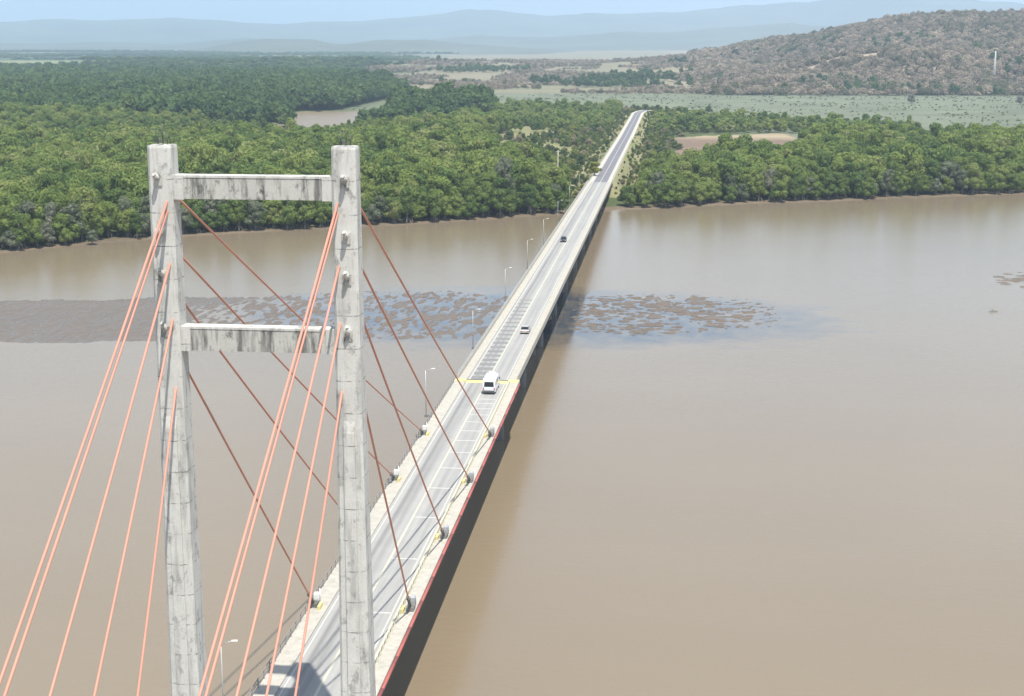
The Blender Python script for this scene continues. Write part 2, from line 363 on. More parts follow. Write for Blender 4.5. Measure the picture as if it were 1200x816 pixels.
def build_mud():
    xs = np.arange(-225, 175, .45); ys = np.arange(198, 372, .6); X, Y = np.meshgrid(xs, ys, indexing='ij')
    # solid bank on the left that breaks up into pools towards the bridge
    yl = np.interp(X, [-260, -154, -123, -95, -65, -26, -5, 5], [190, 208, 211, 214, 219, 226, 232, 240])
    yh = np.interp(X, [-260, -154, -95, -60, -26, 0, 6], [262, 271, 283, 296, 300, 288, 270])
    wob = (fbm(X/18, Y/9, 4)-.5)*15
    left = np.minimum(smooth(-1, 5, Y-yl+wob), smooth(-2, 9, yh-Y+wob))*smooth(0, 14, 4-X)
    pools = smooth(-105, -62, X+(fbm(X/30+5, Y/20, 2)-.5)*40)*smooth(222, 240, Y+wob)
    warp = fbm(X/22+40, Y/14, 3)*5
    rip = fbm(X/1.15+warp*.6, Y/3.6+warp*.6, 3)-.5; rip2 = fbm(X/1.1+3, Y/2.4, 2)-.5                        # ripple ridges
    hl = left*.42+pools*left*(-.20+rip*1.8+rip2*1.0)+(rip*.22+rip2*.22)*left*(1-pools)-.27
    # arcs of ridges right of the bridge
    dx = (X-30)/40.; dy = (Y-268-.10*(X-30))/37.; e = 1-(dx*dx+dy*dy)
    arc = np.hypot((X-8)/1.9, Y-330); warp2 = fbm(X/15+3, Y/11, 3)
    rid = fbm(arc/.85+warp2*3, (X-.35*(Y-270))/2.6+warp2*2, 3)-.5+.18*(fbm(X/1.3+9, Y/1.9, 2)-.5)
    hr = smooth(0, .75, e)*(.0+rid*2.2)*smooth(4, 10, X)-.16-.10*smooth(30, 70, X)-(1-smooth(0, .3, e))*.5
    # small bank at the far right
    dx2 = (X-148)/24.; dy2 = (Y-332)/22.; e2 = 1-(dx2*dx2+dy2*dy2); rid2 = fbm(X/5+7, Y/1.5+3, 3)-.5
    h3 = smooth(0, .5, e2)*(.16+rid2*1.8)-.2-(1-smooth(0, .3, e2))*.5
    Z = WATER+np.maximum(np.maximum(hl, hr), h3); Z = np.minimum(Z, WATER+.35)
    V = np.stack([X, Y, Z], -1).reshape(-1, 3); F = grid_faces(*X.shape)[:, ::-1]
    keep = (V[:, 2][F] > WATER-.12).any(1); F = F[keep]
    used, inv = np.unique(F, return_inverse=True); V = V[used]; F = inv.reshape(-1, 4)
    me = np_mesh('mud_bank', V, F[:, ::-1], True)
    t = NT('wet_mud'); p = t.pos(); f = t.noise(p, .5, 5); g = t.noise(p, .06, 4)
    t.col(t.mix(g, t.mix(f, (.100, .080, .060), (.150, .122, .095)), t.mix(f, (.120, .094, .070), (.170, .137, .105))))
    sz_ = t.N('ShaderNodeSeparateXYZ'); t.L(p, sz_.inputs[0]); hh = t.math('SUBTRACT', sz_.outputs[2], WATER)      # wetter and glossier near the water line
    t.L(t.ramp(t.math('ADD', hh, t.math('MULTIPLY', t.math('SUBTRACT', f, .5), .15)), [(.02, (.12, .12, .12)), (.20, (.5, .5, .5))]), t.b.inputs['Roughness']); t.b.inputs['Specular IOR Level'].default_value = .5; t.bump(t.noise(t.mapping(p, (1, 2.2, 1)), 2.0, 4), .6, .15)
    tag(link('mud_bank', me, t.m), kind='structure')
build_mud()

# far mountain ranges, each a real ridge with fore and back slopes
M['mount'] = plain('far_mountain_scrub', (.085, .10, .065), .95, 0, .65, .0016)
def mountain(name, prof, D, depth, rough, seed):
    px = np.array([a for a, b in prof], float); py = np.array([b for a, b in prof], float)
    xs = np.linspace(px[0], px[-1], 260); k = np.linspace(-1, 1, 61); P = []
    for x in xs:
        y = np.interp(x, px, py); d = direction(x, y); d = d/np.hypot(d[0], d[1]); c = CAM+d*D; top = max(c[2]+12, 6)
        h = np.array([d[0], d[1]])
        for q in k:
            X, Y = c[0]+h[0]*q*depth, c[1]+h[1]*q*depth
            n = fbm(np.array([X/(depth*.30)+seed]), np.array([Y/(depth*.30)]), 5)[0]-.5
            f = (1-abs(q))**1.15; P.append((X, Y, -14+top*max(0, f*(1+n*rough*(1.2-f)*1.6))+n*top*.22*f))
    me = np_mesh(name, P, grid_faces(len(xs), len(k)), True); tag(link(name, me, M['mount']), kind='structure')
mountain('mountain_range', [(-700, 40), (-300, 34), (-60, 24), (0, 22), (120, 26), (200, 21), (330, 27), (420, 26), (520, 20), (550, 15), (600, 14), (640, 18), (700, 17), (790, 14), (860, 7), (930, 3), (1010, -3), (1200, -2), (1500, 5), (2000, 20)], 14500, 3600, .95, 3)
mountain('mountain_range', [(-700, 52), (-200, 47), (40, 50), (130, 48), (200, 52), (290, 45), (400, 52), (500, 47), (560, 40), (640, 42), (720, 36), (800, 38), (900, 30), (1300, 34), (2000, 46)], 9800, 2300, 1.0, 9)
mountain('foothill', [(180, 62), (240, 56), (285, 47), (325, 42), (365, 45), (400, 52), (450, 47), (500, 46), (545, 52), (600, 55), (680, 60)], 7200, 1000, .9, 15)

# ------------------------------------------------------------------ trees
def cards(cs, ns, size, stretch=1.0, g=rng):
    n = len(cs); ns = ns/np.linalg.norm(ns, axis=1, keepdims=True)
    r = g.normal(size=(n, 3)); a = np.cross(ns, r); a /= np.linalg.norm(a, axis=1, keepdims=True)+1e-9; b = np.cross(ns, a)
    s = size*(.6+.8*g.random((n, 1))); a = a*s*stretch; b = b*s/stretch
    bend = ns*s*.18
    V = np.stack([cs-a-bend, cs+b*(.55+.3*g.random((n, 1)))+bend, cs+a-bend, cs-b*(.55+.3*g.random((n, 1)))+bend], 1).reshape(-1, 3)
    return V, np.arange(n*4).reshape(-1, 4)
_ico = None
def ico():
    global _ico
    if _ico is None:
        import bmesh
        b = bmesh.new(); bmesh.ops.create_icosphere(b, subdivisions=1, radius=1.0)
        _ico = (np.array([v.co[:] for v in b.verts]), np.array([[v.index for v in f.verts] for f in b.faces])); b.free()
    return _ico
def crown_mesh(name, seed, H, R, nl, nc, size, base=.15, core=.72, up=.25):
    g = np.random.default_rng(seed); L = []
    for i in range(nl):
        a = 2*math.pi*(i/nl*1.618*2+g.random()*.5); k = g.random()
        z = H*(base+.16+(.72-base)*((i+.5)/nl)); rr = R*(.80 if z < H*.6 else .55)*math.sqrt(k)*(1.05-.45*max(0, z/H-.5)*2)
        L.append((math.cos(a)*rr, math.sin(a)*rr, z, R*(.30+.20*g.random())))
    L.append((g.normal()*.1*R, g.normal()*.1*R, H*.82, R*.45)); L.append((0, 0, H*(base+.3), R*.6))
    L = np.array(L); w = L[:, 3]**2; idx = g.choice(len(L), size=int(nc*1.9), p=w/w.sum())
    d = g.normal(size=(len(idx), 3)); d[:, 2] += up; d /= np.linalg.norm(d, axis=1, keepdims=True)
    c = L[idx, :3]+d*L[idx, 3:4]*(.82+.28*g.random((len(idx), 1)))*np.array([1, 1, .85])
    inside = np.zeros(len(c), bool)
    for l in L: inside |= np.linalg.norm((c-l[:3])/np.array([1, 1, .85]), axis=1) < l[3]*.78
    ok = (~inside) & (c[:, 2] > H*base*.6); c = c[ok][:nc]; d = d[ok][:nc]
    V, F = cards(c, d+g.normal(size=d.shape)*.45, size, 1.15, g)
    iv, jf = ico(); F = [F[:, [0, 1, 2]], F[:, [0, 2, 3]]]; V = [V]; o = len(V[0])
    if core:
        for l in L:
            V.append(iv*l[3]*core*(.9+.2*g.random((len(iv), 1)))*np.array([1, 1, .85])+l[:3]); F.append(jf+o); o += len(iv)
    return np_mesh(name, np.concatenate(V), np.concatenate(F))
def trunk_mesh(name, seed, H, R, roots=True):
    g = random.Random(seed); m = MB(); r = .028*H
    bend = (g.uniform(-.05, .05)*H, g.uniform(-.05, .05)*H)
    p1 = (bend[0], bend[1], H*.42); m.tube((0, 0, -1.2), (bend[0]*.5, bend[1]*.5, H*.2), r, r*.8, 7); m.tube((bend[0]*.5, bend[1]*.5, H*.2), p1, r*.8, r*.6, 7)
    for i in range(5):
        a = i*1.256+g.random(); e = (p1[0]+math.cos(a)*R*.55, p1[1]+math.sin(a)*R*.55, H*g.uniform(.6, .8)); m.tube(p1, e, r*.45, r*.14, 5)
    m.tube(p1, (bend[0], bend[1], H*.8), r*.5, r*.15, 5)
    if roots:
        for i in range(6):
            a = i*1.047+g.random()*.6; k = g.uniform(.14, .22)*H; q = (math.cos(a)*k*.6, math.sin(a)*k*.6, H*.10)
            m.tube((0, 0, H*.17), q, r*.28, r*.22, 4); m.tube(q, (math.cos(a)*k, math.sin(a)*k, -.8), r*.22, r*.16, 4)
    return m.mesh(name)
def dry_mesh(name, seed, H, R, n):
    g = np.random.default_rng(seed); d = g.normal(size=(n, 3)); d[:, 2] = np.abs(d[:, 2])*.9+.1; d /= np.linalg.norm(d, axis=1, keepdims=True)
    r = g.random((n, 1))**.4; c = d*r*np.array([R, R, H*.72])+np.array([0, 0, H*.22])
    V, F = cards(c, d+g.normal(size=(n, 3))*.6, R*.20, 1.35, g)
    return np_mesh(name, V, np.concatenate([F[:, [0, 1, 2]], F[:, [0, 2, 3]]]))

NEAR = []
for i in range(8):
    H = [14, 16, 12.5, 15, 13.5, 17, 11.5, 14.5][i]; Rr = [4.6, 4.9, 4.4, 5.2, 4.2, 5.0, 4.8, 5.6][i]
    NEAR.append((crown_mesh('mangrove_crown', 100+i, H, Rr, 13+i % 5, 1900, .36, base=.10), trunk_mesh('mangrove_trunk', 200+i, H, Rr), H, Rr))
    NEAR[-1][0].materials.append(M['leaf']); NEAR[-1][1].materials.append(M['bark'])

M['leaf_grey'] = leaf_mat('greyish_leaf', [(.25, (.15, .18, .10)), (.5, (.21, .235, .15)), (.75, (.29, .30, .21))], .03, .3)
GREY = []
for cr0, tr0, h0, r0 in NEAR:
    c0 = cr0.copy(); c0.materials.clear(); c0.materials.append(M['leaf_grey']); GREY.append(c0)

def source_collection(name, meshes, mat, trunks=None):
    c = bpy.data.collections.new(name)
    for i, me in enumerate(meshes):
        if not me.materials: me.materials.append(mat)
        o = bpy.data.objects.new('%s_%02d' % (name, i), me); c.objects.link(o)
    return c
def scatter(name, P, scl, src, nvar, label, cat, seed=1, sz=None):
    """many plants as one mass: points that carry copies of a few plant meshes"""
    g = np.random.default_rng(seed); n = len(P)
    me = bpy.data.meshes.new(name); me.vertices.add(n); me.vertices.foreach_set('co', np.asarray(P, np.float32).ravel())
    a = me.attributes.new('scl', 'FLOAT_VECTOR', 'POINT'); s = np.asarray(scl, float)[:, None]*np.array([1.0, 1.0, 1.])
    s[:, 2] *= g.uniform(.7, 1.25, n) if sz is None else sz; s[:, :2] *= g.uniform(.75, 1.25, (n, 1)); a.data.foreach_set('vector', s.astype(np.float32).ravel())
    a = me.attributes.new('rot', 'FLOAT_VECTOR', 'POINT'); r = np.zeros((n, 3), np.float32); r[:, 2] = g.random(n)*6.283; a.data.foreach_set('vector', r.ravel())
    a = me.attributes.new('var', 'INT', 'POINT'); a.data.foreach_set('value', g.integers(0, nvar, n).astype(np.int32))
    ng = bpy.data.node_groups.new(name+'_nodes', 'GeometryNodeTree')
    ng.interface.new_socket('Geometry', in_out='INPUT', socket_type='NodeSocketGeometry'); ng.interface.new_socket('Geometry', in_out='OUTPUT', socket_type='NodeSocketGeometry')
    gi = ng.nodes.new('NodeGroupInput'); go = ng.nodes.new('NodeGroupOutput'); ip = ng.nodes.new('GeometryNodeInstanceOnPoints'); ci = ng.nodes.new('GeometryNodeCollectionInfo')
    ci.inputs['Collection'].default_value = src; ci.inputs['Separate Children'].default_value = True; ci.inputs['Reset Children'].default_value = True
    def na(nm, t):
        q = ng.nodes.new('GeometryNodeInputNamedAttribute'); q.data_type = t; q.inputs['Name'].default_value = nm; return q.outputs['Attribute']
    ng.links.new(gi.outputs[0], ip.inputs['Points']); ng.links.new(ci.outputs[0], ip.inputs['Instance']); ip.inputs['Pick Instance'].default_value = True
    ng.links.new(na('var', 'INT'), ip.inputs['Instance Index']); ng.links.new(na('rot', 'FLOAT_VECTOR'), ip.inputs['Rotation']); ng.links.new(na('scl', 'FLOAT_VECTOR'), ip.inputs['Scale'])
    ng.links.new(ip.outputs[0], go.inputs[0])
    o = bpy.data.objects.new(name, me); COL.objects.link(o); md = o.modifiers.new('plants', 'NODES'); md.node_group = ng
    return tag(o, label, cat, kind='stuff')
def jitter(x0, x1, y0, y1, step, g):
    xs = np.arange(x0, x1, step); ys = np.arange(y0, y1, step); X, Y = np.meshgrid(xs, ys); X = X.ravel()+g.uniform(-.45, .45, X.size)*step; Y = Y.ravel()+g.uniform(-.45, .45, Y.size)*step
    return X, Y
def seen(X, Y, m=.07):                      # only the land the photograph and a step to its side can look at
    dx = X-CAM[0]; dy = Y-CAM[1]; f = -math.sin(YAW)*dx+math.cos(YAW)*dy; r = math.cos(YAW)*dx+math.sin(YAW)*dy
    return (f > 0) & (np.abs(r) < f*(600/FPX+m)+8)
def at_ground(X, Y): return np.stack([X, Y, height(X, Y)], 1)
g1 = np.random.default_rng(21)

def near_forest():
    X, Y = jitter(-760, 620, 330, 1010, 5.1, g1); s = shore_s(X, Y)
    ok = seen(X, Y) & (s > 1.2) & (creek_d(X, Y) > 4) & ~in_poly(X, Y, [(22, 655), (22, 1000), (125, 1005), (128, 880), (108, 760), (98, 680), (60, 655)])
    rd = road_d(X, Y); ok &= rd > 18+np.where(X < 0, 75*smooth(570, 820, Y+(fbm(X/40, Y/60, 3)-.5)*220), 16*smooth(600, 900, Y)); ok &= np.abs(X) > np.where(Y < 560, 13, 0)
    ok &= (X < 0) | (marsh(X, Y) < .3)
    X, Y, s, rd = X[ok], Y[ok], s[ok], rd[ok]
    sc = (.78+.42*g1.random(len(X)))*(.72+.28*smooth(3, 14, s))*(.62+.38*smooth(18, 60, rd))*(.85+.3*fbm(X/50, Y/50, 2))
    # lower growth by the lagoon, so that its water shows
    low = ((X > -330) & (X < -150) & (Y > 760)) | ((X > 0) & (Y > 930)); sc = np.where(low, sc*.62, sc)
    sc = sc*np.where(X < 0, .62+.38*smooth(8, 150, creek_d(X, Y)), 1)
    return X, Y, s, sc
FX, FY, FS, FSC = near_forest()
order = np.argsort(FS+np.where(FX > 0, 4, 0)); px_ok = seen(FX, FY, .005); order = [i for i in order if px_ok[i]][:296]
single = np.zeros(len(FX), bool); single[order] = True
GREEN_N = 0
zf = height(FX, FY)
for i in order:
    x, y = FX[i], FY[i]; left = x < 0; s = FS[i]
    k = int(g1.integers(0, 8)); sc = FSC[i]
    row = 'front' if s < 9 else ('second' if s < 16 else 'inner')
    dv = np.array([x, y, zf[i]+8])-CAM; ux = 600+FPX*float(dv @ np.array(_R))/float(dv @ np.array(_F))
    bank = 'left' if left else 'right'; size = 'tall' if sc*NEAR[k][2] > 13.2 else ('short' if sc*NEAR[k][2] < 10.2 else 'middling')
    spot = ('left of the pylon' if ux < 172 else 'seen between the pylon legs' if ux < 425 else 'between pylon and bridge deck' if ux < 560 else 'close to the bridge') if left else ('beside the bridge' if ux < 775 else 'below the brown field' if ux < 925 else 'right of the brown field' if ux < 1060 else 'near the right picture edge')
    wherep = {'front': 'at the water edge of the %s bank', 'second': 'just behind the water edge of the %s bank', 'inner': 'set back from the water, %s bank'}[row] % bank
    t = empty('mangrove_tree', (x, y, zf[i]), g1.random()*6.28); grey = g1.random() < (.30 if (left and ux < 300) else .07); wd = g1.uniform(.8, 1.2); t.scale = (sc*wd*g1.uniform(.9, 1.1), sc*wd*g1.uniform(.9, 1.1), sc*g1.uniform(.78, 1.2))
    tag(t, '%s %s mangrove %s, %s' % (size, 'greyish' if grey else 'green', wherep.replace(' of the %s bank' % bank, ', %s bank' % bank), spot), 'tree', 'mangroves of the %s bank %s' % (bank, spot))
    link('crown', GREY[k] if grey else NEAR[k][0], None, t); link('trunk', NEAR[k][1], None, t)
mid_src = source_collection('mangrove_source', [crown_mesh('mangrove_canopy', 300+i, [14, 15, 13, 16, 12.5, 14.5][i], [5.2, 4.8, 5.6, 5.3, 5.0, 6.0][i], 11, 800, .50, base=.2) for i in range(6)], M['leaf'])
rest = ~single; P = np.stack([FX, FY, zf], 1)[rest]
dcam = np.hypot(P[:, 0]-CAM[0], P[:, 1]-CAM[1])
L_ = P[:, 0] < 0
scatter('mangrove_forest', P[L_], FSC[rest][L_], mid_src, 6, 'broad green mangrove forest behind the left bank, this side of the lagoon', 'forest', 31)
scatter('mangrove_forest', P[~L_], FSC[rest][~L_], mid_src, 6, 'green mangrove forest behind the right bank, in front of the marsh', 'forest', 32)

# forest beyond the creek, and belts on the far plain
far_src = source_collection('far_tree_source', [crown_mesh('far_canopy', 400+i, 14, [6.5, 7.5, 6, 7][i], 6, 230, 1.15, base=.2, core=.8) for i in range(4)], M['leaf_far'])
def far_forest():
    X, Y = jitter(-1500, 0, 640, 2250, 8.0, g1)
    ok = seen(X, Y, .04) & (creek_d(X, Y) > 2.5) & ((Y > 1010) | (X < -760)) & (road_d(X, Y) > 60) & (marsh(X, Y) < .4)
    edge = fbm(X/140+2, Y/140, 3); ok &= (X+(edge-.5)*200 < -190-.30*np.maximum(0, Y-1250)) & ~((X > -210) & (Y > 1020) & (Y < 1190) & (edge > .6))
    X, Y = X[ok], Y[ok]; sc = (.95+.5*g1.random(len(X)))*(.8+.45*fbm(X/90, Y/90, 3)); sc = np.where((X > -330) & (Y < 1200), sc*.75, sc); return X, Y, sc
X, Y, sc = far_forest(); scatter('far_forest', at_ground(X, Y), sc, far_src, 4, 'dark green forest beyond the lagoon on the left', 'forest', 33)
def plain_belts():
    X, Y = jitter(-3600, 400, 2300, 7000, 26, g1); n = fbm(X/420+3, Y/700, 4); belt = fbm(X/600+11, Y/160+3, 3)
    ok = seen(X, Y, .02) & (((n < .36) & (Y < 3400)) | (belt > .64)) & (X+.12*(Y-1800) < -420+(fbm(X/160+7, Y/160, 4)-.5)*500)
    X, Y = X[ok], Y[ok]; return X, Y, 1.2+.9*g1.random(len(X))
X, Y, sc = plain_belts(); scatter('plain_tree_belts', at_ground(X, Y), sc, far_src, 4, 'dark tree belts across the far plain below the mountains', 'forest', 34, sz=.42)
# green trees between the road bend and the marsh, and behind the brown field
def mid_belt():
    X, Y = jitter(-330, 300, 985, 1330, 8.0, g1); n = fbm(X/45+8, Y/45, 3); rd = road_d(X, Y)
    left = (X < -18) & (X > -260) & (creek_d(X, Y) > 12) & (n > .40)
    right = (X > 16) & (X < 190+(n-.5)*120) & (Y < 1000+90*smooth(150, 20, X)+(n-.5)*160+70) & ~in_poly(X, Y, FIELD)
    ok = seen(X, Y, .04) & (rd > 15) & (left | right); X, Y = X[ok], Y[ok]; return X, Y, .42+.3*g1.random(len(X))
wood_src = source_collection('woodland_source', [crown_mesh('woodland_canopy', 450+i, 14, [6.5, 7.5, 6, 7][i], 6, 260, 1.0, base=.15, core=.8) for i in range(4)], M['leaf'])
X, Y, sc = mid_belt(); scatter('low_woodland', at_ground(X, Y), sc, wood_src, 4, 'low green woodland on both sides of the far road', 'woodland', 35)
# mixed verge scrub along the embankment
verge_src = source_collection('verge_source', [crown_mesh('verge_shrub', 500+i, 5, [2.6, 3.2, 2.2, 2.9][i], 5, 330, .42, base=.05) for i in range(4)], M['leaf_mixed'])
def verge():
    X, Y = jitter(-190, 75, 520, 1330, 4.4, g1); rd = road_d(X, Y); s = shore_s(X, Y)
    ok = seen(X, Y) & (rd > 6.3) & (rd < 24+np.where(X < 0, 110, 40)*smooth(560, 800, Y)*smooth(.3, .7, fbm(X/30, Y/50, 2))) & (s > 8) & (g1.random(len(X)) < .5) & ~in_poly(X, Y, [(26, 640), (38, 800), (30, 925), (113, 990), (120, 880), (100, 640)])
    X, Y, rd = X[ok], Y[ok], rd[ok]; return X, Y, (.35+.75*g1.random(len(X)))*(.38+.62*smooth(6, 20, rd))
X, Y, sc = verge(); scatter('verge_scrub', at_ground(X, Y), sc, verge_src, 4, 'yellow green and straw scrub along the road embankment', 'scrub', 36)
# marsh scrub
marsh_src = source_collection('marsh_source', [crown_mesh('marsh_scrub_plant', 600+i, 2.6, [2.2, 2.6, 1.9][i], 4, 90, .55, base=.02, core=.85) for i in range(3)], M['leaf_marsh'])
def marsh_pts():
    X, Y = jitter(-340, 720, 790, 1790, 5.6, g1); ok = seen(X, Y, .03) & (marsh(X, Y) > .5) & (road_d(X, Y) > 9) & (g1.random(len(X)) < .22*smooth(.3, .75, fbm(X/60, Y/60, 3))) & ~in_poly(X, Y, FIELD)
    X, Y = X[ok], Y[ok]; return X, Y, .3+.4*g1.random(len(X))
X, Y, sc = marsh_pts(); scatter('marsh_scrub', at_ground(X, Y), sc, marsh_src, 3, 'low grey green scrub covering the flat marsh below the hill', 'scrub', 37, sz=.6)
# dry forest on the hill and scattered trees on the dry plain
dry_src = source_collection('dry_source', [dry_mesh('dry_tree', 700+i, 9, [4.6, 5.2, 4.2, 5.6][i], 260) for i in range(4)], M['leaf_dry'])
def dry_pts():
    X, Y = jitter(-750, 1750, 1640, 3300, 9.2, g1); yb = np.interp(X, [-400, 100, 460, 1500], [2300, 1730, 1760, 1500])
    n = fbm(X/80+1, Y/80, 3); on_hill = (Y > yb-25) & (X > 60)
    yc = np.interp(X, _cr[:, 0], _cr[:, 1]); plainp = (Y > 1740) & (n > .52) & (X > -700+.12*(Y-1800))
    ok = seen(X, Y, .03) & (on_hill & ((n > .36) | (X > 330)) | plainp) & (Y < yc+120); X, Y = X[ok], Y[ok]; return X, Y, (.75+.6*g1.random(len(X)))*(.9+.4*fbm(X/120, Y/120, 2))*np.where(on_hill[ok], .92, .5)
X, Y, sc = dry_pts(); scatter('dry_forest', at_ground(X, Y), sc, dry_src, 4, 'leafless grey brown forest covering the hill on the right', 'forest', 38)
def hill_green():
    X, Y = jitter(-650, 1750, 1740, 3250, 15, g1); n = fbm(X/300+31, Y/220, 5); yc = np.interp(X, _cr[:, 0], _cr[:, 1])
    up = (Y-1750)/np.maximum(yc-1750, 10)
    ok = seen(X, Y, .03) & (n+(g1.random(len(X))-.5)*.10 > np.where(X > 150, .65-.07*smooth(.5, .8, up), .67)) & (Y < yc+100) & (X > -650+.12*(Y-1800)); X, Y = X[ok], Y[ok]; return X, Y, .55+.4*g1.random(len(X))
X, Y, sc = hill_green(); scatter('hill_evergreens', at_ground(X, Y), sc, far_src, 4, 'patches of evergreen trees among the dry forest and plain', 'trees', 39)
# some single plants that stand out
def one_tree(px, py, mat, H, label, k=0, name='shrub', cat='shrub', zz=None):
    d = direction(px, py); z0 = -9.2 if zz is None else zz; t_ = (z0-CAM[2])/d[2]; P = CAM+d*t_; z = float(height(np.array([P[0]]), np.array([P[1]]))[0])
    t = empty(name, (P[0], P[1], z-.1)); f = H/NEAR[k][2]; t.scale = (f*1.25, f*1.25, f); tag(t, label, cat)
    c = NEAR[k][0].copy(); c.materials.clear(); c.materials.append(mat); link('crown', c, None, t); link('trunk', NEAR[k][1], None, t); return t
one_tree(12, 288, M['leaf_pale'], 7, 'pale grey green tree at the water edge, far left of the picture', 2, 'mangrove_tree', 'tree')
one_tree(108, 281, M['leaf_pale'], 6, 'small pale tree leaning out over the left bank', 5, 'mangrove_tree', 'tree')
one_tree(671, 158, M['leaf_yellow'], 7, 'round bright yellow green tree left of the far road', 1, 'yellow_tree', 'tree')
one_tree(697, 214, M['leaf_yellow'], 7, 'yellow green shrub beside the road where the bridge ends', 3, zz=-7)
one_tree(684, 226, M['leaf_yellow'], 6, 'yellow green shrub left of the bridge end, below the road', 0, zz=-8)
one_tree(700, 156, M['leaf'], 9, 'dark round tree close to the left verge of the far road', 4, 'roadside_tree', 'tree')
one_tree(846, 184, M['leaf'], 7, 'round green tree on the near side of the brown field', 7, 'field_tree', 'tree')
one_tree(1068, 121, M['leaf_bush'], 10, 'pale leafless bush clump alone on the marsh below the hill', 2, 'dry_bush', 'bush')
one_tree(1196, 122, M['leaf_bush'], 9, 'grey leafless bush on the marsh at the right picture edge', 6, 'dry_bush', 'bush')

# ------------------------------------------------------------------ the bridge
def zd(Y): return 0.0 if Y < 142 else -.009*(Y-142)
BASE = 11.0
bridge = empty('cable_stayed_bridge', (0, 0, -BASE))
tag(bridge, 'long concrete cable-stayed bridge with red stays crossing the muddy river', 'bridge')
def bp(mb, name, mat): return mb.build(name, mat, bridge, (0, 0, BASE))
def sub(mb, name, mat, par): return mb.build(name, mat, par)
HW = 5.77; HA = 5.5; J0, J1, JN = 142.0, 545.0, -80.0
spans = [J0+i*(J1-J0)/10 for i in range(11)]; nspans = [JN-i*40.0 for i in range(7)]

def rect_leg(z, f):
    """plan outline of a pylon leg at height z: ribbed below, plain chamfered above"""
    a = np.interp(z, [-11, 0, 31, 52.1], [1.42, 1.30, 1.03, .93]); b = np.interp(z, [-11, 0, 31, 52.1], [1.46, 1.34, 1.06, .98]); c = .22
    rib = .16*f; w = a*.42
    return [(-a+c, -b), (-w-.01, -b), (-w, -b-rib), (w, -b-rib), (w+.01, -b), (a-c, -b), (a, -b+c), (a, b-c), (a-c, b), (w+.01, b), (w, b+rib), (-w, b+rib), (-w-.01, b), (-a+c, b), (-a, b-c), (-a, -b+c)]
LEGX = 7.2
FAR = [(49.4, 104.25), (45.1, 80.65), (41.9, 57.8), (37.5, 34.6)]
NEARC = [(47.7, -68.6), (47.0, -65.8), (42.9, -52.6), (38.5, -38.4), (33.1, -23.8)]
for s in (-1, 1):
    m = MB(); rings = []
    for z, f in [(-BASE+1.5, 1), (0, 1), (15, 1), (29.6, 1), (30.6, .0), (31.4, 0), (40, 0), (51.75, 0)]:
        rings.append([(s*LEGX+x, y, z) for x, y in rect_leg(z, max(f, .02))])
    rings.append([(s*LEGX+x*.96, y*.96, 51.95) for x, y in rect_leg(52.1, .02)])
    m.loft(rings); leg = bp(m, 'pylon_leg', M['tower'])
    for z, Y in FAR:                       # cable heads that stick out of the near face
        a = Vector((s*(LEGX+.12), -.9, z)); d = (a-Vector((s*5.25, Y, .5))).normalized()
        mm = MB(); mm.tube(a-d*.5, a+d*.85, .22, .2, 12); mm.tube(a+d*.85, a+d*1.05, .14, .12, 10); sub(mm, 'anchor_head', M['tower'], leg)
        mm = MB(); mm.box(a.x-.34, a.x+.34, -1.10, -.9, z-.5, z+.35); sub(mm, 'anchor_plate', M['beam'], leg)
    for z, Y in NEARC:                     # and of the far face
        a = Vector((s*(LEGX-.4), .95, z+.9)); mm = MB(); mm.tube(a-Vector((0, .4, -.2)), a+Vector((0, .7, .45)), .2, .2, 8); sub(mm, 'anchor_head', M['tower'], leg)
    for dx, h in ((-.35, 1.0), (.05, 1.5), (.4, .7)):
        mm = MB(); mm.tube((s*LEGX+dx, .1, 52.0), (s*LEGX+dx, .1, 52.1+h), .05, .03, 5); sub(mm, 'lightning_rod', M['dark'], leg)
    mm = MB(); mm.box(s*LEGX-.2, s*LEGX+.05, -.2, .05, 52.09, 52.34); sub(mm, 'beacon_box', M['dark'], leg)
    mm = MB(); mm.loft([[(s*LEGX+x*q, y*q, z) for x, y in ((-3, -3.4), (3, -3.4), (3, 3.4), (-3, 3.4))] for z, q in ((-16, 1), (-BASE+1.4, 1), (-BASE+1.9, .9))]); sub(mm, 'footing', M['girder'], leg)
for z0, z1 in ((47.85, 49.66), (35.88, 37.79)):
    m = MB(); m.box(-LEGX+.96, LEGX-.96, -.62, .62, z0, z1); b = bp(m, 'crossbeam', M['beam'])
    for s in (-1, 1):
        mm = MB(); x0, x1 = sorted((s*(LEGX-.9), s*(LEGX-1.75))); mm.box(x0, x1, -.70, .70, z0-.05, z1+.02); sub(mm, 'haunch', M['tower'], b)
    mm = MB(); mm.box(-LEGX+1.76, LEGX-1.76, -.66, .66, z1-.16, z1+.01); sub(mm, 'coping', M['tower'], b)
m = MB(); m.box(-LEGX+1.3, LEGX-1.3, -1.0, 1.0, -4.2, -2.5); bp(m, 'crossbeam', M['girder'])

